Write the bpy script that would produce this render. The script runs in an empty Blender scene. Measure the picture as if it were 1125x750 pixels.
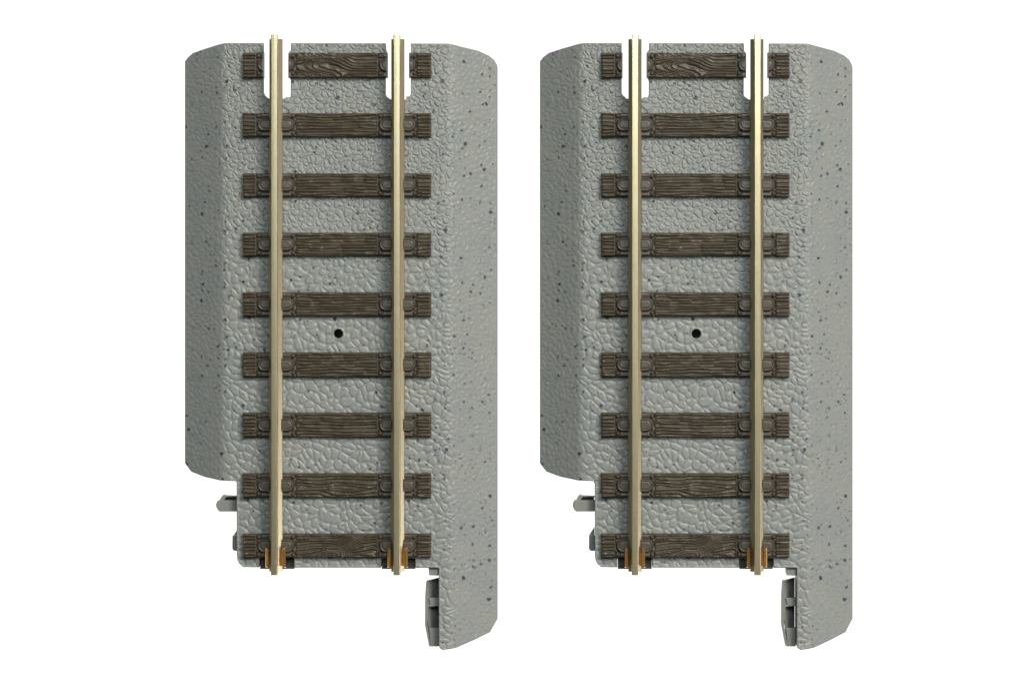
import bpy, bmesh, math
import numpy as np
from mathutils import Vector

# ------------------------------------------------------------------ units
S = 0.00017            # metres per measured unit (one photo pixel on the ballast plane)
H = 34.0               # roadbed height, units; glass at z = 0, ballast top at z = H
D = 3500.0             # camera height above the ballast plane, units
C0 = (440.0, 335.0)    # origin of one section, in measured units
W, Hh = 1125.0, 750.0
PITCH = 393.5          # distance between the two sections
CAMX, CAMY = 655.0, 335.0

scene = bpy.context.scene
COL = scene.collection

def wx(px): return (px - W / 2) * S
def wy(py): return (Hh / 2 - py) * S

# ------------------------------------------------------------------ camera
cd = bpy.data.cameras.new('camera')
cam = bpy.data.objects.new('camera', cd); COL.objects.link(cam)
cam.location = (wx(CAMX), wy(CAMY), (H + D) * S)
cam.rotation_euler = (0, 0, 0)
cd.sensor_width = 36.0
cd.lens = 36.0 * D / W
cd.shift_x = (W / 2 - CAMX) / W
cd.shift_y = (CAMY - Hh / 2) / W
cd.clip_start = 0.01
cd.clip_end = 50.0
scene.camera = cam

# ------------------------------------------------------------------ world: bright white added below to whiten the backdrop, dimmer surround above
world = bpy.data.worlds.new('World'); scene.world = world
world.use_nodes = True
nt = world.node_tree; nt.nodes.clear()
wo = nt.nodes.new('ShaderNodeOutputWorld'); bg = nt.nodes.new('ShaderNodeBackground')
tc = nt.nodes.new('ShaderNodeTexCoord'); sx = nt.nodes.new('ShaderNodeSeparateXYZ')
rp = nt.nodes.new('ShaderNodeValToRGB')
mr = nt.nodes.new('ShaderNodeMapRange')
mr.inputs['From Min'].default_value = -1.0; mr.inputs['From Max'].default_value = 1.0
rp.color_ramp.elements[0].position = 0.41; rp.color_ramp.elements[0].color = (1.25, 1.25, 1.25, 1)
rp.color_ramp.elements[1].position = 0.50; rp.color_ramp.elements[1].color = (0.115, 0.122, 0.116, 1)
nt.links.new(tc.outputs['Generated'], sx.inputs[0]); nt.links.new(sx.outputs['Z'], mr.inputs['Value'])
nt.links.new(mr.outputs[0], rp.inputs[0]); nt.links.new(rp.outputs[0], bg.inputs['Color'])
bg.inputs['Strength'].default_value = 1.0
nt.links.new(bg.outputs[0], wo.inputs[0])

# ------------------------------------------------------------------ lamps
def area(name, direction, dist, size, power, color):
    l = bpy.data.lights.new(name, 'AREA'); l.shape = 'SQUARE'; l.size = size
    l.energy = power; l.color = color
    o = bpy.data.objects.new(name, l); COL.objects.link(o)
    d = Vector(direction).normalized()
    o.location = d * dist + Vector((0, 0, H * S))
    o.rotation_euler = d.to_track_quat('Z', 'Y').to_euler()
    return o
area('softbox', (0.44, 0.46, 0.77), 1.5, 0.55, 29.0, (1.0, 0.965, 0.905))
area('overhead_softbox', (0.04, 0.37, 0.93), 0.95, 0.30, 3.9, (0.90, 1.0, 0.97))
area('side_softbox', (0.82, -0.30, 0.50), 1.4, 0.36, 3.6, (1.0, 0.985, 0.95))

scene.view_settings.view_transform = 'Standard'
scene.view_settings.look = 'None'
scene.view_settings.exposure = 0.0
scene.view_settings.gamma = 1.0

# ------------------------------------------------------------------ numpy noise
def _h(ix, iy, seed):
    n = (ix.astype(np.int64) * 374761393 + iy.astype(np.int64) * 668265263 + seed * 974711) & 0xffffffff
    n = ((n ^ (n >> 13)) * 1274126177) & 0xffffffff
    n = ((n ^ (n >> 16)) * 2246822519) & 0xffffffff
    return ((n ^ (n >> 15)) & 0xffffff) / float(0xffffff)
def vnoise(x, y, seed=0):
    ix = np.floor(x); iy = np.floor(y); fx = x - ix; fy = y - iy
    fx = fx * fx * fx * (fx * (fx * 6 - 15) + 10); fy = fy * fy * fy * (fy * (fy * 6 - 15) + 10)
    a = _h(ix, iy, seed); b = _h(ix + 1, iy, seed); c = _h(ix, iy + 1, seed); d = _h(ix + 1, iy + 1, seed)
    return (a * (1 - fx) + b * fx) * (1 - fy) + (c * (1 - fx) + d * fx) * fy - 0.5
def fbm(x, y, seed=0, octv=3):
    r = 0; a = 1
    for i in range(octv):
        r = r + a * vnoise(x * 2 ** i, y * 2 ** i, seed + 17 * i); a *= 0.5
    return r
def sstep(a, b, x):
    t = np.clip((x - a) / (b - a), 0, 1); return t * t * (3 - 2 * t)
def cells(x, y, seed, jit=0.85, soft=9.0):
    """distance to the border of a jittered cell, and a random number per cell"""
    ix = np.floor(x); iy = np.floor(y)
    f1 = np.full(x.shape, 9.0); px = np.zeros_like(x); py = np.zeros_like(x); rid = np.zeros_like(x)
    for dx in (-1, 0, 1):
        for dy in (-1, 0, 1):
            cx = ix + dx; cy = iy + dy
            qx = cx + 0.5 + jit * (_h(cx, cy, seed) - 0.5); qy = cy + 0.5 + jit * (_h(cx, cy, seed + 7) - 0.5)
            d = np.hypot(x - qx, y - qy); m = d < f1
            f1 = np.where(m, d, f1); px = np.where(m, qx, px); py = np.where(m, qy, py)
            rid = np.where(m, _h(cx, cy, seed + 31), rid)
    acc = np.zeros(x.shape)
    for dx in (-2, -1, 0, 1, 2):
        for dy in (-2, -1, 0, 1, 2):
            cx = ix + dx; cy = iy + dy
            qx = cx + 0.5 + jit * (_h(cx, cy, seed) - 0.5); qy = cy + 0.5 + jit * (_h(cx, cy, seed + 7) - 0.5)
            vx = qx - px; vy = qy - py; L = np.hypot(vx, vy); ok = L > 1e-6
            Ls = np.where(ok, L, 1)
            dd = (((px + qx) / 2 - x) * vx + ((py + qy) / 2 - y) * vy) / Ls
            # soft minimum rounds the corners of the pebbles
            acc = acc + np.where(ok, np.exp(-soft * np.clip(dd, -0.2, 3)), 0)
    return -np.log(acc) / soft, rid

# ------------------------------------------------------------------ mesh helpers (units, section origin C0, y down in the measurements)
def M(px, py, z=0.0):
    """a measured point of a thing lying z units above the ballast plane -> plan units"""
    k = (D - z) / D
    return (C0[0] + (px - C0[0]) * k, C0[1] + (py - C0[1]) * k)

def to_local(v):
    v = np.asarray(v, float)
    o = np.empty_like(v)
    o[:, 0] = (v[:, 0] - C0[0]) * S; o[:, 1] = (C0[1] - v[:, 1]) * S; o[:, 2] = (v[:, 2] + H) * S
    return o

def mesh_from(name, verts, faces, smooth=None):
    """verts in units; faces list of tuples or (n,4) int array; smooth: bool or per-face array"""
    me = bpy.data.meshes.new(name)
    co = to_local(verts)
    if isinstance(faces, np.ndarray):
        n = len(faces)
        me.vertices.add(len(co)); me.vertices.foreach_set('co', co.ravel())
        me.loops.add(n * 4); me.loops.foreach_set('vertex_index', faces.ravel().astype(np.int32))
        me.polygons.add(n); me.polygons.foreach_set('loop_start', np.arange(0, n * 4, 4, dtype=np.int32))
        me.update(calc_edges=True); me.validate()
    else:
        me.from_pydata([tuple(c) for c in co], [], [tuple(f) for f in faces]); me.update()
    sm = np.zeros(len(me.polygons), bool)
    if smooth is not None: sm[:] = smooth
    me.polygons.foreach_set('use_smooth', sm)
    return me

def obj(name, me, mat, parent=None):
    o = bpy.data.objects.new(name, me); COL.objects.link(o)
    if mat: me.materials.append(mat)
    o.parent = parent
    return o

def fix_normals(me):
    bm = bmesh.new(); bm.from_mesh(me); bmesh.ops.recalc_face_normals(bm, faces=bm.faces); bm.to_mesh(me); bm.free()
    return me

def field(name, x0, x1, y0, y1, step, fn, zbase, draft=1.2, edge=0.0):
    """rectangular relief patch: fn(x, y) -> z, with drafted skirts down to zbase"""
    nx = int(round((x1 - x0) / step)) + 1; ny = int(round((y1 - y0) / step)) + 1
    X, Y = np.meshgrid(np.linspace(x0, x1, nx), np.linspace(y0, y1, ny))
    Z = fn(X, Y)
    if edge:
        dd = np.minimum(np.minimum(X - x0, x1 - X), np.minimum(Y - y0, y1 - Y))
        t = np.clip(1 - dd / edge, 0, 1); Z = Z - edge * 0.8 * (1 - np.sqrt(1 - t * t * 0.98))
    v = np.stack([X.ravel(), Y.ravel(), Z.ravel()], 1)
    i = np.arange(nx * ny).reshape(ny, nx)
    f = np.stack([i[:-1, :-1], i[1:, :-1], i[1:, 1:], i[:-1, 1:]], -1).reshape(-1, 4)
    ring = np.concatenate([i[0, :], i[1:, -1], i[-1, -2::-1], i[-2:0:-1, 0]])
    top = v[ring].copy(); bot = top.copy(); bot[:, 2] = zbase
    cx, cy = (x0 + x1) / 2, (y0 + y1) / 2
    bot[:, 0] += np.where(np.isclose(top[:, 0], x0), -draft, np.where(np.isclose(top[:, 0], x1), draft, 0))
    bot[:, 1] += np.where(np.isclose(top[:, 1], y0), -draft, np.where(np.isclose(top[:, 1], y1), draft, 0))
    n0 = len(v); nr = len(ring)
    v = np.concatenate([v, top, bot]); k = np.arange(nr); k2 = (k + 1) % nr
    sk = np.stack([n0 + k, n0 + k2, n0 + nr + k2, n0 + nr + k], 1)
    faces = np.concatenate([f, sk])
    sm = np.zeros(len(faces), bool); sm[:len(f)] = True
    return mesh_from(name, v, faces, sm)

def prism(name, poly, z0, z1, bevel=0.0, extra=None):
    """solid from a plan polygon between z0 and z1; z1 may be a list (one height per corner)"""
    n = len(poly)
    zt = z1 if isinstance(z1, (list, tuple)) else [z1] * n
    v = [(x, y, z0) for x, y in poly] + [(x, y, zt[i]) for i, (x, y) in enumerate(poly)]
    f = [tuple(range(n)), tuple(range(2 * n - 1, n - 1, -1))] + [(i, (i + 1) % n, n + (i + 1) % n, n + i) for i in range(n)]
    me = fix_normals(mesh_from(name, v, f))
    if bevel: bevel_mesh(me, bevel)
    return me

def bevel_mesh(me, w, seg=2):
    bm = bmesh.new(); bm.from_mesh(me)
    ed = [e for e in bm.edges if len(e.link_faces) == 2 and e.calc_face_angle(0) > 0.3]
    bmesh.ops.bevel(bm, geom=ed, offset=w * S, segments=seg, affect='EDGES', profile=0.5, clamp_overlap=True)
    bm.to_mesh(me); bm.free()

def join(name, meshes):
    bm = bmesh.new()
    for m in meshes: bm.from_mesh(m)
    me = bpy.data.meshes.new(name); bm.to_mesh(me); bm.free()
    return me

def extrude_y(name, prof, ya, yb, closed=True, smooth=False):
    """profile [(x, z, end_a, end_b)] swept along y; the ends may differ per profile point"""
    n = len(prof)
    v = []
    for p in prof: v.append((p[0], ya + (p[2] if len(p) > 2 else 0), p[1]))
    for p in prof: v.append((p[0], yb + (p[3] if len(p) > 3 else 0), p[1]))
    f = [(i, (i + 1) % n, n + (i + 1) % n, n + i) for i in range(n)]
    f += [tuple(range(n)), tuple(range(2 * n - 1, n - 1, -1))]
    return fix_normals(mesh_from(name, v, f))

# ------------------------------------------------------------------ materials
def nodes_mat(name):
    m = bpy.data.materials.new(name); m.use_nodes = True
    t = m.node_tree; p = t.nodes['Principled BSDF']
    return m, t, p
def N(t, typ, **kw):
    n = t.nodes.new(typ)
    for k, v in kw.items():
        if k in n.inputs: n.inputs[k].default_value = v
        else: setattr(n, k, v)
    return n
def unit_coords(t):
    c = N(t, 'ShaderNodeTexCoord'); vm = N(t, 'ShaderNodeVectorMath', operation='SCALE')
    vm.inputs['Scale'].default_value = 1.0 / S
    t.links.new(c.outputs['Object'], vm.inputs[0])
    return vm.outputs[0]
def math_(t, op, a, b=None):
    n = N(t, 'ShaderNodeMath', operation=op)
    for i, q in enumerate((a, b)):
        if q is None: continue
        if isinstance(q, (int, float)): n.inputs[i].default_value = q
        else: t.links.new(q, n.inputs[i])
    return n.outputs[0]
def mixc(t, fac, a, b):
    n = N(t, 'ShaderNodeMix', data_type='RGBA')
    for i, q in ((0, fac), (6, a), (7, b)):
        if isinstance(q, (int, float)): n.inputs[i].default_value = q
        elif isinstance(q, tuple): n.inputs[i].default_value = (*q, 1)
        else: t.links.new(q, n.inputs[i])
    return n.outputs[2]

def specks(t, P, cell, keep, rad, seed):
    """pigment flecks: a few irregular dots, returns a mask"""
    off = N(t, 'ShaderNodeVectorMath', operation='ADD'); off.inputs[1].default_value = (seed * 37.7, seed * 91.3, 0)
    t.links.new(P, off.inputs[0])
    nz = N(t, 'ShaderNodeTexNoise', Scale=0.55, Detail=2.0); t.links.new(off.outputs[0], nz.inputs['Vector'])
    sb = N(t, 'ShaderNodeVectorMath', operation='MULTIPLY_ADD')
    sb.inputs[1].default_value = (4.6, 4.6, 0); t.links.new(nz.outputs['Color'], sb.inputs[0]); t.links.new(off.outputs[0], sb.inputs[2])
    vo = N(t, 'ShaderNodeTexVoronoi', voronoi_dimensions='2D', feature='F1', Scale=1.0 / cell)
    t.links.new(sb.outputs[0], vo.inputs['Vector'])
    sc = N(t, 'ShaderNodeSeparateColor'); t.links.new(vo.outputs['Color'], sc.inputs[0])
    sel = math_(t, 'GREATER_THAN', sc.outputs[0], 1 - keep)
    r = math_(t, 'MULTIPLY_ADD', sc.outputs[1], rad * 0.8 / cell); t.nodes[-1].inputs[2].default_value = rad * 0.6 / cell
    q = math_(t, 'DIVIDE', vo.outputs['Distance'], r)
    mrn = N(t, 'ShaderNodeMapRange', interpolation_type='SMOOTHSTEP')
    mrn.inputs['From Min'].default_value = 1.25; mrn.inputs['From Max'].default_value = 0.6
    t.links.new(q, mrn.inputs['Value'])
    k = math_(t, 'MULTIPLY', mrn.outputs[0], sel)
    return math_(t, 'MULTIPLY', k, math_(t, 'MULTIPLY_ADD', sc.outputs[2], 0.45)) if False else k

def plastic(name, flecks=True, base=(0.178, 0.180, 0.172)):
    m, t, p = nodes_mat(name); P = unit_coords(t)
    n1 = N(t, 'ShaderNodeTexNoise', Scale=0.03, Detail=3.0); t.links.new(P, n1.inputs['Vector'])
    r1 = N(t, 'ShaderNodeMapRange'); r1.inputs['From Min'].default_value = 0.35; r1.inputs['From Max'].default_value = 0.65
    t.links.new(n1.outputs['Fac'], r1.inputs['Value'])
    c = mixc(t, r1.outputs[0], tuple(b * k for b, k in zip(base, (0.93, 0.98, 0.99))), tuple(b * k for b, k in zip(base, (1.02, 1.03, 1.0))))
    n2 = N(t, 'ShaderNodeTexNoise', Scale=0.5, Detail=4.0, Roughness=0.7); t.links.new(P, n2.inputs['Vector'])
    r2 = N(t, 'ShaderNodeMapRange'); r2.inputs['From Min'].default_value = 0.3; r2.inputs['From Max'].default_value = 0.7
    t.links.new(n2.outputs['Fac'], r2.inputs['Value'])
    lo = N(t, 'ShaderNodeHueSaturation', Value=0.88); t.links.new(c, lo.inputs['Color'])
    hi = N(t, 'ShaderNodeHueSaturation', Value=1.1); t.links.new(c, hi.inputs['Color'])
    c = mixc(t, r2.outputs[0], lo.outputs[0], hi.outputs[0])
    if flecks:
        a = specks(t, P, 10.0, 0.36, 1.32, 1)
        b = specks(t, P, 5.5, 0.27, 0.85, 2)
        d = specks(t, P, 24.0, 0.45, 1.65, 3)
        cl = N(t, 'ShaderNodeTexNoise', Scale=0.022, Detail=2.0); t.links.new(P, cl.inputs['Vector'])
        cm = N(t, 'ShaderNodeMapRange'); cm.inputs['From Min'].default_value = 0.36; cm.inputs['From Max'].default_value = 0.58
        t.links.new(cl.outputs['Fac'], cm.inputs['Value'])
        a = math_(t, 'MULTIPLY', a, cm.outputs[0]); b = math_(t, 'MULTIPLY', b, math_(t, 'ADD', cm.outputs[0], 0.3))
        c = mixc(t, math_(t, 'MULTIPLY', b, 0.75), c, (0.06, 0.065, 0.07))
        c = mixc(t, math_(t, 'MULTIPLY', a, 0.95), c, (0.028, 0.030, 0.036))
        c = mixc(t, math_(t, 'MULTIPLY', d, 0.98), c, (0.014, 0.018, 0.032))
    t.links.new(c, p.inputs['Base Color'])
    p.inputs['Roughness'].default_value = 0.42
    p.inputs['Specular IOR Level'].default_value = 0.4
    nb = N(t, 'ShaderNodeTexNoise', Scale=0.9, Detail=3.0); t.links.new(P, nb.inputs['Vector'])
    bp = N(t, 'ShaderNodeBump', Strength=0.35, Distance=0.6 * S); t.links.new(nb.outputs['Fac'], bp.inputs['Height'])
    t.links.new(bp.outputs[0], p.inputs['Normal'])
    return m

def wood(name):
    m, t, p = nodes_mat(name); P = unit_coords(t)
    mp = N(t, 'ShaderNodeMapping'); mp.inputs['Scale'].default_value = (0.05, 0.5, 0.5); t.links.new(P, mp.inputs[0])
    n = N(t, 'ShaderNodeTexNoise', Scale=1.0, Detail=4.0, Roughness=0.65); t.links.new(mp.outputs[0], n.inputs['Vector'])
    r = N(t, 'ShaderNodeMapRange'); r.inputs['From Min'].default_value = 0.35; r.inputs['From Max'].default_value = 0.68
    t.links.new(n.outputs['Fac'], r.inputs['Value'])
    t.links.new(mixc(t, r.outputs[0], (0.029, 0.0215, 0.0125), (0.064, 0.048, 0.028)), p.inputs['Base Color'])
    p.inputs['Roughness'].default_value = 0.38
    p.inputs['Specular IOR Level'].default_value = 0.42
    return m

def plate_mat(name):
    m, t, p = nodes_mat(name); P = unit_coords(t)
    n = N(t, 'ShaderNodeTexNoise', Scale=0.25, Detail=4.0, Roughness=0.65); t.links.new(P, n.inputs['Vector'])
    t.links.new(mixc(t, n.outputs['Fac'], (0.033, 0.026, 0.018), (0.058, 0.046, 0.032)), p.inputs['Base Color'])
    p.inputs['Roughness'].default_value = 0.40
    return m

def metal(name, c1, c2, rough, streak=True):
    m, t, p = nodes_mat(name); P = unit_coords(t)
    mp = N(t, 'ShaderNodeMapping'); mp.inputs['Scale'].default_value = (1.3, 0.02, 0.4) if streak else (0.6, 0.05, 0.3)
    t.links.new(P, mp.inputs[0])
    n = N(t, 'ShaderNodeTexNoise', Scale=1.0, Detail=4.0, Roughness=0.6); t.links.new(mp.outputs[0], n.inputs['Vector'])
    n2 = N(t, 'ShaderNodeTexNoise', Scale=0.25, Detail=5.0, Roughness=0.7); t.links.new(P, n2.inputs['Vector'])
    f = math_(t, 'MULTIPLY_ADD', n.outputs['Fac'], 0.6); t.nodes[-1].inputs[2].default_value = -0.05
    f = math_(t, 'ADD', f, math_(t, 'MULTIPLY', n2.outputs['Fac'], 0.5))
    t.links.new(mixc(t, f, c1, c2), p.inputs['Base Color'])
    p.inputs['Metallic'].default_value = 1.0
    rr = N(t, 'ShaderNodeMapRange'); rr.inputs['To Min'].default_value = rough - 0.02; rr.inputs['To Max'].default_value = rough + 0.03
    t.links.new(n2.outputs['Fac'], rr.inputs['Value']); t.links.new(rr.outputs[0], p.inputs['Roughness'])
    bp = N(t, 'ShaderNodeBump', Strength=0.05, Distance=0.1 * S); t.links.new(n.outputs['Fac'], bp.inputs['Height'])
    t.links.new(bp.outputs[0], p.inputs['Normal'])
    return m

MAT_BED = plastic('speckled_grey_plastic')
MAT_LUG = plastic('grey_plastic', flecks=False, base=(0.160, 0.158, 0.148))
MAT_TIE = wood('brown_wood_grain_plastic')
MAT_PLATE = plate_mat('brown_plastic')
MAT_RAIL = metal('nickel_silver', (0.46, 0.385, 0.235), (0.76, 0.65, 0.44), 0.28)
MAT_CU = metal('copper', (0.74, 0.39, 0.14), (0.95, 0.58, 0.25), 0.24, streak=False)
MAT_DARK, _t, _p = nodes_mat('dark_brown_plastic')
_n = N(_t, 'ShaderNodeTexNoise', Scale=900.0); _t.links.new(mixc(_t, _n.outputs['Fac'], (0.014, 0.010, 0.008), (0.03, 0.022, 0.018)), _p.inputs['Base Color'])
_p.inputs['Roughness'].default_value = 0.5

# ------------------------------------------------------------------ added glass under the sections, keeps shadows off and the notches white
gm = bpy.data.materials.new('clear_glass'); gm.use_nodes = True
gt = gm.node_tree; gt.nodes.clear()
go = gt.nodes.new('ShaderNodeOutputMaterial'); gx = gt.nodes.new('ShaderNodeMixShader')
g1 = gt.nodes.new('ShaderNodeBsdfTransparent'); g2 = gt.nodes.new('ShaderNodeBsdfGlossy')
g2.inputs['Roughness'].default_value = 0.02; gx.inputs[0].default_value = 0.035
gt.links.new(g1.outputs[0], gx.inputs[1]); gt.links.new(g2.outputs[0], gx.inputs[2]); gt.links.new(gx.outputs[0], go.inputs[0])
me = bpy.data.meshes.new('added_glass_sheet'); bm = bmesh.new(); bmesh.ops.create_cube(bm, size=1.0)
bmesh.ops.scale(bm, vec=(0.9, 0.7, 0.006), verts=bm.verts); bmesh.ops.translate(bm, vec=(0, 0, -0.0031), verts=bm.verts)
bmesh.ops.bevel(bm, geom=bm.edges[:], offset=0.001, segments=2, affect='EDGES'); bm.to_mesh(me); bm.free()
me.materials.append(gm)
sheet = bpy.data.objects.new('added_glass_sheet', me); COL.objects.link(sheet); sheet['kind'] = 'structure'
sheet['label'] = 'added clear glass sheet over plain white that both track sections lie on'; sheet['category'] = 'added glass sheet'

# ------------------------------------------------------------------ one section
def empty(name, loc):
    o = bpy.data.objects.new(name, None); COL.objects.link(o); o.location = loc
    o.empty_display_size = 0.01
    return o
root = empty('track_section', (wx(C0[0]), wy(C0[1]), 0))

# ---- roadbed
ZL = -H + 3.0                      # where the slopes meet their short upright foot
XL, XR = 245.5, 493.5              # ridges
xl_base = M(201.2, 300, ZL)[0]; xr_base = M(544.8, 300, ZL)[0]
def B(px, py): return M(px, py, ZL)
outline = [
    B(201.2, 67.8), B(204.5, 63.4), B(211.0, 58.8), M(224, 54.2, -20), M(238, 49.6, -6), M(243, 48.0, -1), (248.5, 47.3),
    (289.6, 47.3), (289.6, 103.5), (295.0, 108.5), (313.3, 108.5), (314, 106.8), (319.2, 106.8), (319.3, 87.5),
    (317.6, 86.0), (317.6, 57.0), (319.4, 55.6), (319.6, 47.4),
    (423.9, 47.6), (424.2, 56.5), (425.4, 58.0), (425.4, 83.8), (423.7, 85.2), (423.7, 105.6), (429.4, 109.4), (446, 109.4), (446.4, 106.0),
    (451.1, 105.8), (451.2, 84.5), (450.2, 83.6), (450.2, 58.8), (451.2, 57.8), (451.2, 47.8),
    (494, 48.0), M(503, 50.4, -5), B(523.5, 56.8), B(535, 61.4), B(541, 66.0), B(544.2, 71.5), B(544.8, 75),
    B(544.8, 679), B(536.6, 693.5), M(519, 702.6, -18), M(501, 711.0, -6), M(495, 712.4, -2), (486, 713.6), (482.8, 711.2), (482.0, 708),
    (482.0, 623.6), (456.3, 623.4), (456.3, 613), (418.6, 613), (418.6, 623.3),
    (323.2, 623.2), (323.2, 612), (284.8, 612), (284.8, 622.9),
    (267.2, 622.6), (262.6, 618.6), (260.6, 614.5), (260.0, 608),
    (259.8, 528.3), (251, 528.1), M(241, 527.4, -4), B(224, 522.6), B(208.5, 517.6), B(201.2, 508.6)]
hole_c, hole_r = (371.4, 366.6), 5.2
hole = [(hole_c[0] + hole_r * math.cos(a), hole_c[1] + hole_r * math.sin(a)) for a in np.linspace(0, 2 * math.pi, 33)[:-1]]

def slope_z(x):
    kl = -ZL / (XL - xl_base); kr = -ZL / (xr_base - XR)
    a = (XL - x) * kl; b = (x - XR) * kr
    r = 3.0
    sp = lambda d: 0.5 * (d + np.sqrt(d * d + r * r)) - 0.0
    return -(sp(a) + sp(b)) + 0.0

def inside(px, py, poly):
    r = np.zeros(px.shape, bool); n = len(poly)
    for i in range(n):
        x0, y0 = poly[i]; x1, y1 = poly[(i + 1) % n]
        if y0 == y1: continue
        c = (y0 > py) != (y1 > py)
        r ^= c & (px < (x1 - x0) * (py - y0) / (y1 - y0) + x0)
    return r
def nearest(px, py, polys):
    bd = np.full(px.shape, 1e9); bx = px.copy(); by = py.copy()
    for poly in polys:
        for i in range(len(poly)):
            x0, y0 = poly[i]; x1, y1 = poly[(i + 1) % len(poly)]
            dx, dy = x1 - x0, y1 - y0; L = dx * dx + dy * dy
            if L < 1e-9: continue
            tt = np.clip(((px - x0) * dx + (py - y0) * dy) / L, 0, 1)
            qx = x0 + tt * dx; qy = y0 + tt * dy; d = np.hypot(px - qx, py - qy); m = d < bd
            bd = np.where(m, d, bd); bx = np.where(m, qx, bx); by = np.where(m, qy, by)
    return bd, bx, by

def pebble(x, y):
    """relief of the moulded ballast"""
    w1 = fbm(x / 17, y / 17, 3, 1); w2 = fbm(x / 17, y / 17, 9, 1)
    w3 = fbm(x / 5.5, y / 5.5, 21, 2); w4 = fbm(x / 5.5, y / 5.5, 25, 2)
    low = sstep(150, 430, y + 70 * w1)                     # flat stones towards one end, round cobbles towards the other
    rough = 1.3 + 0.9 * (1 - low)
    u = x + 6.5 * w1 + rough * w3; v = y + 6.5 * w2 + rough * w4
    ca, sa = math.cos(0.5), math.sin(0.5)
    e, rid = cells((u * ca + v * sa) / 9.3, (v * ca - u * sa) / 8.3, 5, 0.95)
    e = e * 8.6
    wd = 1.1 + 0.7 * vnoise(x / 25, y / 25, 77)
    gap = 0.1 + 0.6 * vnoise(x / 12, y / 12, 79)
    crev = sstep(gap, gap + wd, e)
    t = np.clip((e + 0.2) / 3.1, 0, 1)
    dome = np.sqrt(np.clip(1 - (1 - t) ** 2, 0, 1))
    big = 0.7 + 0.6 * rid
    # flat stones: an outline groove with the matrix between the stones nearly as high
    groove = np.exp(-((e - 0.6) / 0.52) ** 2)
    flat = 1.5 - 2.0 * groove + 0.25 * dome - 0.3 * sstep(0.3, -0.6, e)
    h = (1 - low) * flat + low * (0.75 * crev + 0.42 * dome * big)
    h = 0.78 * h + 0.07 * fbm(x / 2.2, y / 2.2, 91, 2)
    # finer skin of the slopes
    e2, r2 = cells((u * ca - v * sa) / 6.2, (v * ca + u * sa) / 6.2, 45, 1.0)
    hs = 0.56 * sstep(0.0, 0.26, e2) * (0.6 + 0.5 * r2) + 0.22 * fbm(x / 2.6, y / 2.6, 93, 2)
    d = np.maximum(XL + 1 - x, x - XR + 1)
    k = sstep(-4.0, 7.0, d)
    kr = sstep(-3, 8, x - XR + 1)                         # the right slope is smoother
    return h * (1 - k) + (hs * (1 - 0.05 * kr) + 0.05 * h) * k - 1.3 * (1 - k) - 0.4 * k

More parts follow.
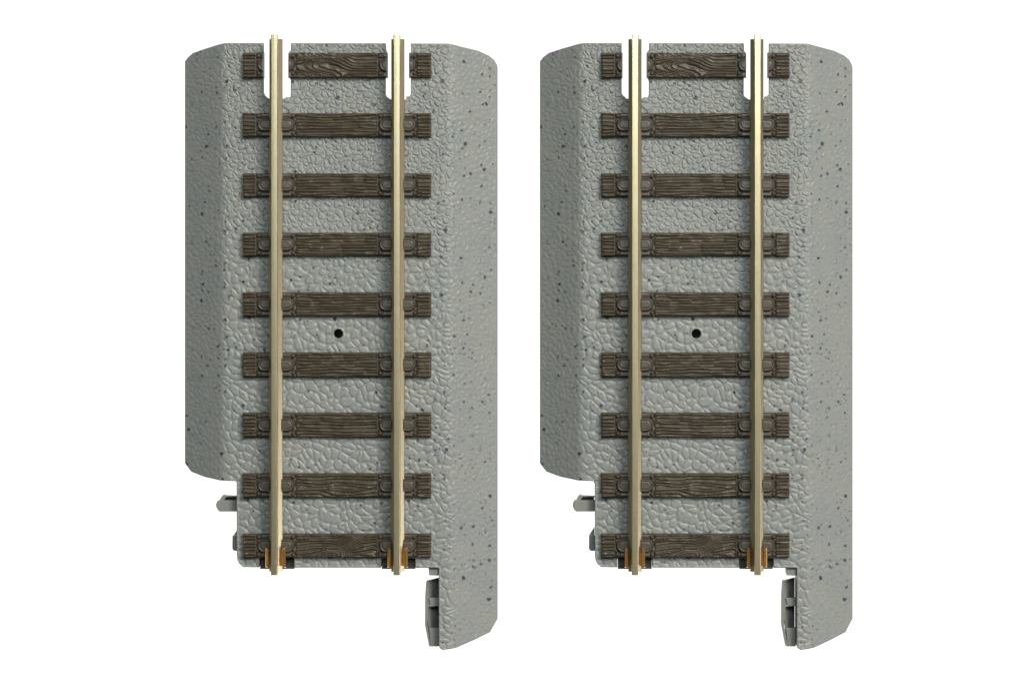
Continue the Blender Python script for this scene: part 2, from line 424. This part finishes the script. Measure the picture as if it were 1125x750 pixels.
def make_roadbed():
    st = 0.7
    x0 = min(p[0] for p in outline) - st; x1 = max(p[0] for p in outline) + st
    y0 = min(p[1] for p in outline) - st; y1 = max(p[1] for p in outline) + st
    X, Y = np.meshgrid(np.arange(x0, x1 + st, st), np.arange(y0, y1 + st, st))
    ny, nx = X.shape
    ins = inside(X, Y, outline) & (np.hypot(X - hole_c[0], Y - hole_c[1]) > hole_r)
    i = np.arange(nx * ny).reshape(ny, nx)
    q = np.stack([i[:-1, :-1], i[1:, :-1], i[1:, 1:], i[:-1, 1:]], -1).reshape(-1, 4)
    insf = ins.ravel()
    q = q[insf[q].sum(1) >= 2]
    used = np.unique(q); remap = -np.ones(nx * ny, int); remap[used] = np.arange(len(used)); q = remap[q]
    x = X.ravel()[used]; y = Y.ravel()[used]; isin = insf[used]
    bd, bx, by = nearest(x, y, [outline, hole])
    # boundary vertices of the kept quads move onto the outline
    ed = np.concatenate([q[:, [0, 1]], q[:, [1, 2]], q[:, [2, 3]], q[:, [3, 0]]])
    key = np.sort(ed, 1); kk = key[:, 0] * len(used) + key[:, 1]
    u, inv, cnt = np.unique(kk, return_inverse=True, return_counts=True)
    be = ed[cnt[inv] == 1]
    mv = ~isin; mv[np.unique(be)] = True
    x = np.where(mv, bx, x); y = np.where(mv, by, y); bd = np.where(mv, 0, bd)
    fade = sstep(0.3, 3.0, bd)
    z = slope_z(x) + (pebble(x, y)) * fade
    r = 1.6; tt = np.clip(1 - bd / r, 0, 1); z = z - r * 0.7 * (1 - np.sqrt(1 - 0.98 * tt * tt))
    top = np.stack([x, y, z], 1)
    # upright walls (own vertices, so the rim stays crisp); around the rail notches the moulding is only a thin deck
    n = len(top); m = len(be)
    a = top[be[:, 0]]; b = top[be[:, 1]]
    near = lambda p: ((p[:, 0] > 289.55) & (p[:, 0] < 319.65) | (p[:, 0] > 423.65) & (p[:, 0] < 451.25)) & (p[:, 1] < 112)
    front = lambda p: ((p[:, 0] > 281) & (p[:, 0] < 328) | (p[:, 0] > 415) & (p[:, 0] < 460)) & (p[:, 1] < 49)
    thin = (near(a) & near(b)) | (front(a) & front(b))
    ab = a.copy(); ab[:, 2] = np.where(thin, -DECK, -H); bb = b.copy(); bb[:, 2] = np.where(thin, -DECK, -H)
    v = np.concatenate([top, a, b, bb, ab])
    k = np.arange(m)
    walls = np.stack([n + m + k, n + k, n + 3 * m + k, n + 2 * m + k], 1)
    faces = np.concatenate([q, walls]); sm = np.zeros(len(faces), bool); sm[:len(q)] = True
    shell = mesh_from('roadbed', v, faces, sm)
    # underside of the hollow moulding
    X, Y = np.meshgrid(np.arange(x0, x1 + 3, 2.5), np.arange(y0, y1 + 3, 2.5))
    ny, nx = X.shape
    insf = inside(X, Y, outline).ravel(); i = np.arange(nx * ny).reshape(ny, nx)
    q = np.stack([i[:-1, :-1], i[:-1, 1:], i[1:, 1:], i[1:, :-1]], -1).reshape(-1, 4); insf &= (np.hypot(X - hole_c[0], Y - hole_c[1]) > hole_r).ravel(); q = q[insf[q].sum(1) >= 2]
    used = np.unique(q); remap = -np.ones(nx * ny, int); remap[used] = np.arange(len(used)); q = remap[q]
    x = X.ravel()[used]; y = Y.ravel()[used]
    bd, bx, by = nearest(x, y, [outline, hole])
    ed = np.concatenate([q[:, [0, 1]], q[:, [1, 2]], q[:, [2, 3]], q[:, [3, 0]]]); key = np.sort(ed, 1); kk = key[:, 0] * len(used) + key[:, 1]
    u, inv, cnt = np.unique(kk, return_inverse=True, return_counts=True)
    mv = ~insf[used]; mv[np.unique(ed[cnt[inv] == 1])] = True
    x = np.where(mv, bx, x); y = np.where(mv, by, y)
    z = np.maximum(slope_z(x) - DECK, -H + 0.2)
    under = mesh_from('under', np.stack([x, y, z], 1), q, True)
    # floor of the blind hole
    cap = mesh_from('cap', [(px, py, -H + 0.3) for px, py in hole], [tuple(range(len(hole)))])
    bm = bmesh.new()
    for mm in (shell, under, cap): bm.from_mesh(mm)
    me = bpy.data.meshes.new('roadbed'); bm.to_mesh(me); bm.free()
    return me
DECK = 6.0
roadbed = obj('roadbed', make_roadbed(), MAT_BED, root)

# ---- ties
TZ = 7.0                                  # top of a tie
def grain(x, y, seed, wav, figure=''):
    """moulded wood grain, lines along x"""
    yc = y.mean()
    v = y + wav * 9.0 * fbm(x / 60.0 + seed * 3.1, y / 18.0 + seed, seed, 2) + 0.9 * fbm(x / 18.0, y / 5.0, seed + 5, 2)
    if figure == 'arches':                  # nested arches that run out into straight lines
        k = sstep(392, 350, x)
        v = v * (1 - k) + k * ((x - 330) / 3.4 - ((y - yc - 1) ** 2) / 9.0 + 2.0 * fbm(x / 14, y / 6, seed, 2) + yc)
    if figure == 'eye':                     # rings round a knot
        k = np.exp(-((x - 378) / 44.0) ** 2)
        rr = np.sqrt(((x - 378) / 4.2) ** 2 + (y - yc - 2.5) ** 2 + 0.5)
        sg = np.tanh((y - yc - 2.5) / 1.4)
        v = v * (1 - k) + k * (yc + sg * rr) + 1.5 * fbm(x / 16, y / 7, seed, 2)
    if figure == 'sweep':                   # slanting, swirling lines
        v = v + 0.16 * (x - 370) * np.exp(-((x - 375) / 70) ** 2) * 1.6 + 9.0 * fbm(x / 34, y / 22, seed + 2, 2)
    ph = v / 3.35 + 0.35 * vnoise(x / 40, y / 9, seed + 3)
    s = np.abs(((ph) % 1.0) * 2 - 1)
    h = sstep(0.15, 0.62, s)
    row = np.floor(ph)
    brk = 0.55 + 0.75 * sstep(-0.25, 0.2, vnoise(x / 12.0, row * 5.3 + 0.5, seed + 11))
    return h * brk * 2.0 + 0.22 * fbm(x / 4.0, y / 1.8, seed + 13, 2)

PL_L = (281.2, 326.6)                      # plate spans (left rail, right rail)
PL_R = (414.6, 459.0)
def tie_fn(seed, wav, ya, yb, figure=''):
    def fn(x, y):
        g = grain(x, y, seed, wav, figure)
        endk = (x < PL_L[0]) | (x > PL_R[1])
        ge = grain(x * 1.0, (y - (ya + yb) / 2) * (1.0 + 0.010 * np.abs(x - 370) * 0) * 0.85, seed + 50, 0.12)
        h = np.where(endk, ge, g)
        seat = ((x > PL_L[0]) & (x < PL_L[1])) | ((x > PL_R[0]) & (x < PL_R[1]))
        h = np.where(seat, -0.8, h)
        return TZ - 1.4 + h
    return fn

def plate_fn(xa, xb, ya, yb, rail_x):
    yc = (ya + yb) / 2; hw = 6.7
    def fn(x, y):
        z = np.full(x.shape, TZ + 0.7)
        # rounded tongue of each clip, with its moulded rim
        for sgn, xe in ((-1, rail_x - 19.6), (1, rail_x + 19.6)):
            r = hw
            cx = xe - sgn * r
            dx = np.maximum((x - cx) * sgn, 0); sd = np.hypot(dx, y - yc) - r
            sd = np.where((x - rail_x) * sgn > 0, sd, 9)
            z = z + 3.0 * sstep(0.6, -0.6, sd) - 1.1 * sstep(-1.3, -2.0, sd) + 0.7 * sstep(-2.4, -3.2, sd) - 1.7 * np.exp(-((sd - 1.3) / 0.6) ** 2)
        for sx in (-1, 1):
            for sy in (-1, 1):
                d = np.hypot(x - (rail_x + sx * (18.9)), y - (yc + sy * 9.4))
                z = z + 2.3 * np.sqrt(np.clip(1 - (d / 1.9) ** 2, 0, 1)) - 1.4 * np.exp(-((d - 2.5) / 0.6) ** 2)
        # small groove between plate and wood
        z = z - 1.6 * np.exp(-((x - xa - 1.2) / 0.6) ** 2) - 1.6 * np.exp(-((x - xb + 1.2) / 0.6) ** 2)
        z = z + 0.12 * fbm(x / 3, y / 3, 8, 2)
        return np.where(np.abs(x - rail_x) < 6.7, np.minimum(z, TZ + 0.9), z)   # the foot of the rail lies here
    return fn

TIE_Y = [(58.6, 84.6), (125.0, 149.6), (191.2, 215.4), (256.4, 280.4), (321.8, 346.6), (387.8, 413.2), (454.0, 479.0), (520.6, 545.2), (587.0, 611.2)]
RX1, RX2 = 303.9, 437.2                   # rail centre lines, at the height of the plates
for i, (ya, yb) in enumerate(TIE_Y):
    xa, ya2 = M(267.6, ya, TZ); xb, yb2 = M(473.0, yb, TZ)
    wav = [0.4, 0.4, 0.3, 0.25, 0.2, 0.35, 0.2, 0.6, 0.6][i]
    fn = tie_fn(i * 7 + 3, wav, ya2, yb2, {0: 'arches', 7: 'eye', 8: 'sweep'}.get(i, ''))
    ext = [(xa, xb)] if i else [(xa, 289.6), (317.6, 425.4), (450.2, xb)]
    for j, (ea, eb) in enumerate(ext):
        nm = 'tie' if len(ext) == 1 or j == 1 else 'tie_end'
        t_ = obj(nm, field(nm, ea, eb, ya2, yb2, 0.55, fn, -0.4, 1.0, edge=0.8), MAT_TIE, root)
        for (pa, pb), rx in ((PL_L, RX1), (PL_R, RX2)):
            a_, b_ = max(pa, ea), min(pb, eb)
            if b_ - a_ < 2: continue
            obj('tie_plate', field('tie_plate', a_, b_, ya2 + 0.35, yb2 - 0.35, 0.45, plate_fn(pa, pb, ya2, yb2, rx), TZ - 3, 0.0, edge=0.5), MAT_PLATE, t_)

# ---- rails
RH = 27.0
def rail_mesh(xc):
    hw, bw = 3.75, 7.2
    zb = TZ - 0.2
    half = [(bw, zb), (bw, zb + 1.6), (bw - 0.5, zb + 2.0), (2.6, zb + 4.6), (1.7, zb + 6.4), (1.6, RH - 8.0), (2.2, RH - 6.6), (hw, RH - 5.2), (hw, RH - 0.9), (hw - 0.25, RH - 0.35), (hw - 0.8, RH - 0.06), (0.0, RH)]
    prof = [(xc + x, z) for x, z in half] + [(xc - x, z) for x, z in reversed(half[:-1])]
    # the railhead overhangs the foot a little at both ends
    pr = []
    for x, z in prof:
        top = z > RH - 9
        pr.append((x, z, -3.6 if top else 0.0, 2.4 if top else 0.0))
    me = extrude_y('rail', pr, M(0, 43.2, 10)[1], M(0, 627.6, 10)[1])
    return me
RCL = (304.0, 437.6)
for xc in RCL: obj('rail', rail_mesh(xc), MAT_RAIL, root)

# ---- copper joiners clasping the foot of each rail, and the dark pocket they sit in
def joiner_mesh(xc):
    zb = TZ - 0.4
    bw = 7.4
    def side(s):
        out = [(0.0, zb - 1.6), (bw + 2.2, zb - 1.6), (bw + 3.9, zb + 0.4), (bw + 3.7, zb + 6.0), (bw + 2.6, zb + 7.2), (bw + 0.3, zb + 6.8)]
        inn = [(bw + 0.3, zb + 5.5), (bw + 2.0, zb + 5.8), (bw + 2.5, zb + 4.9), (bw + 2.5, zb + 0.8), (bw + 1.4, zb - 0.4), (0.0, zb - 0.4)]
        return [(xc + s * x, z) for x, z in out + inn]
    ms = []
    for s in (-1, 1):
        pr = side(s)
        # the lips are cut back at the inner end
        pr = [(x, z, (3.2 if z > zb + 4.6 and abs(x - xc) < bw + 2.2 else 1.4 if z > zb + 4.6 else 0.0), (-1.2 if z > zb + 4.6 else 0.0)) for x, z in pr]
        ms.append(extrude_y('half', pr, 599.0, 622.6))
    me = join('rail_joiner', ms)
    bevel_mesh(me, 0.18, 1)
    return me
for xc in RCL: obj('rail_joiner', joiner_mesh(xc), MAT_CU, root)
for xa, xb, y0 in ((285.4, 322.6, 612.4), (419.2, 455.7, 613.4)):
    fl = prism('pocket', [(xa, y0), (xb, y0), (xb, 623.0), (xa, 623.0)], -H + 0.5, -9.0)
    lip = prism('pocket', [(xa, 622.7), (xb, 622.7), (xb, 624.8), (xa, 624.8)], -H + 0.5, -3.0)
    obj('joiner_pocket', join('joiner_pocket', [fl, lip]), MAT_DARK, root)

# ---- locking peg on the left flank
def K(pts, z): return [M(px, py, z) for px, py in pts]
zP = -14.0
bar = prism('peg', K([(236.4, 553), (238.2, 549.4), (241, 549.2), (260.6, 549.2), (260.6, 561.6), (240.2, 561.6), (238.0, 559.4), (236.4, 556)], zP), -27, zP, 1.0)
back = prism('peg', K([(240.6, 547.8), (244.0, 543.2), (246.8, 544.2), (260.6, 544.8), (260.6, 545.8), (247.4, 545.8), (244.8, 549.6), (241.2, 549.6)], zP), -27, zP - 2.0, 0.3)
web = prism('peg', K([(245.4, 545.6), (260.6, 545.6), (260.6, 549.4), (245.4, 549.4)], -26), -28, -25)
obj('locking_peg', join('locking_peg', [bar, back, web]), MAT_LUG, root)
tab = prism('tab', K([(254.4, 588.0), (260.8, 588.0), (260.8, 604.8), (256.2, 604.8), (254.2, 602.6)], -15), -28, -15, 0.7)
wedge = prism('tab', K([(260.8, 578.6), (260.8, 588.2), (254.6, 588.2)], -24), -30, [-30 + 0.4, -26, -26])
obj('locking_tab', join('locking_tab', [tab, wedge]), MAT_LUG, root)

# ---- locking socket on the inner side of the long flank: two ramped teeth on a back plate
z1 = -11.0
def ramp(name, pts, z0, zs): return prism(name, pts, z0, zs, 0.35)
t1 = prism('tooth', [(470.2, 657.4), (481.6, 657.4), (481.6, 666.4), (472.4, 666.4)], -31, z1, 0.5)
r1 = prism('tooth', [(467.6, 639.6), (481.6, 636.4), (481.6, 657.6), (470.2, 657.6)], -32, [-13, -33, -33, -14])
t2 = prism('tooth', [(470.4, 690.6), (481.6, 690.6), (481.6, 711.0), (472.6, 711.0)], -32, z1 - 2, 0.6)
r2 = prism('tooth', [(467.0, 668.0), (481.6, 668.0), (481.6, 690.8), (470.4, 690.8)], -33, [-13, -33.4, -33.4, -14])
plate_ = prism('tooth', [(467.4, 639.4), (468.8, 643.0), (472.2, 664.6), (470.2, 668.4), (468.6, 686.8), (472.8, 711.0), (470.6, 710.8), (466.2, 687.4), (466.4, 655.0)], -33, -13, 0.3)
obj('locking_socket', join('locking_socket', [t1, r1, t2, r2, plate_]), MAT_LUG, root)
stop = prism('stop', [(470.4, 623.0), (481.6, 623.0), (481.6, 632.4), (471.2, 632.0)], -28, -5, 0.5)
obj('end_stop', stop, MAT_LUG, root)

# ------------------------------------------------------------------ label it, then copy it for the second section
root['category'] = 'track section'
root['group'] = 'model railway track sections'
root['label'] = 'left of the two alike grey model railway track sections with brown ties'
other = root.copy(); COL.objects.link(other)
other.location.x += PITCH * S
other['label'] = 'right of the two alike grey model railway track sections with brown ties'
for ch in list(root.children):
    c = ch.copy(); COL.objects.link(c); c.parent = other
    for g in list(ch.children):
        d = g.copy(); COL.objects.link(d); d.parent = c
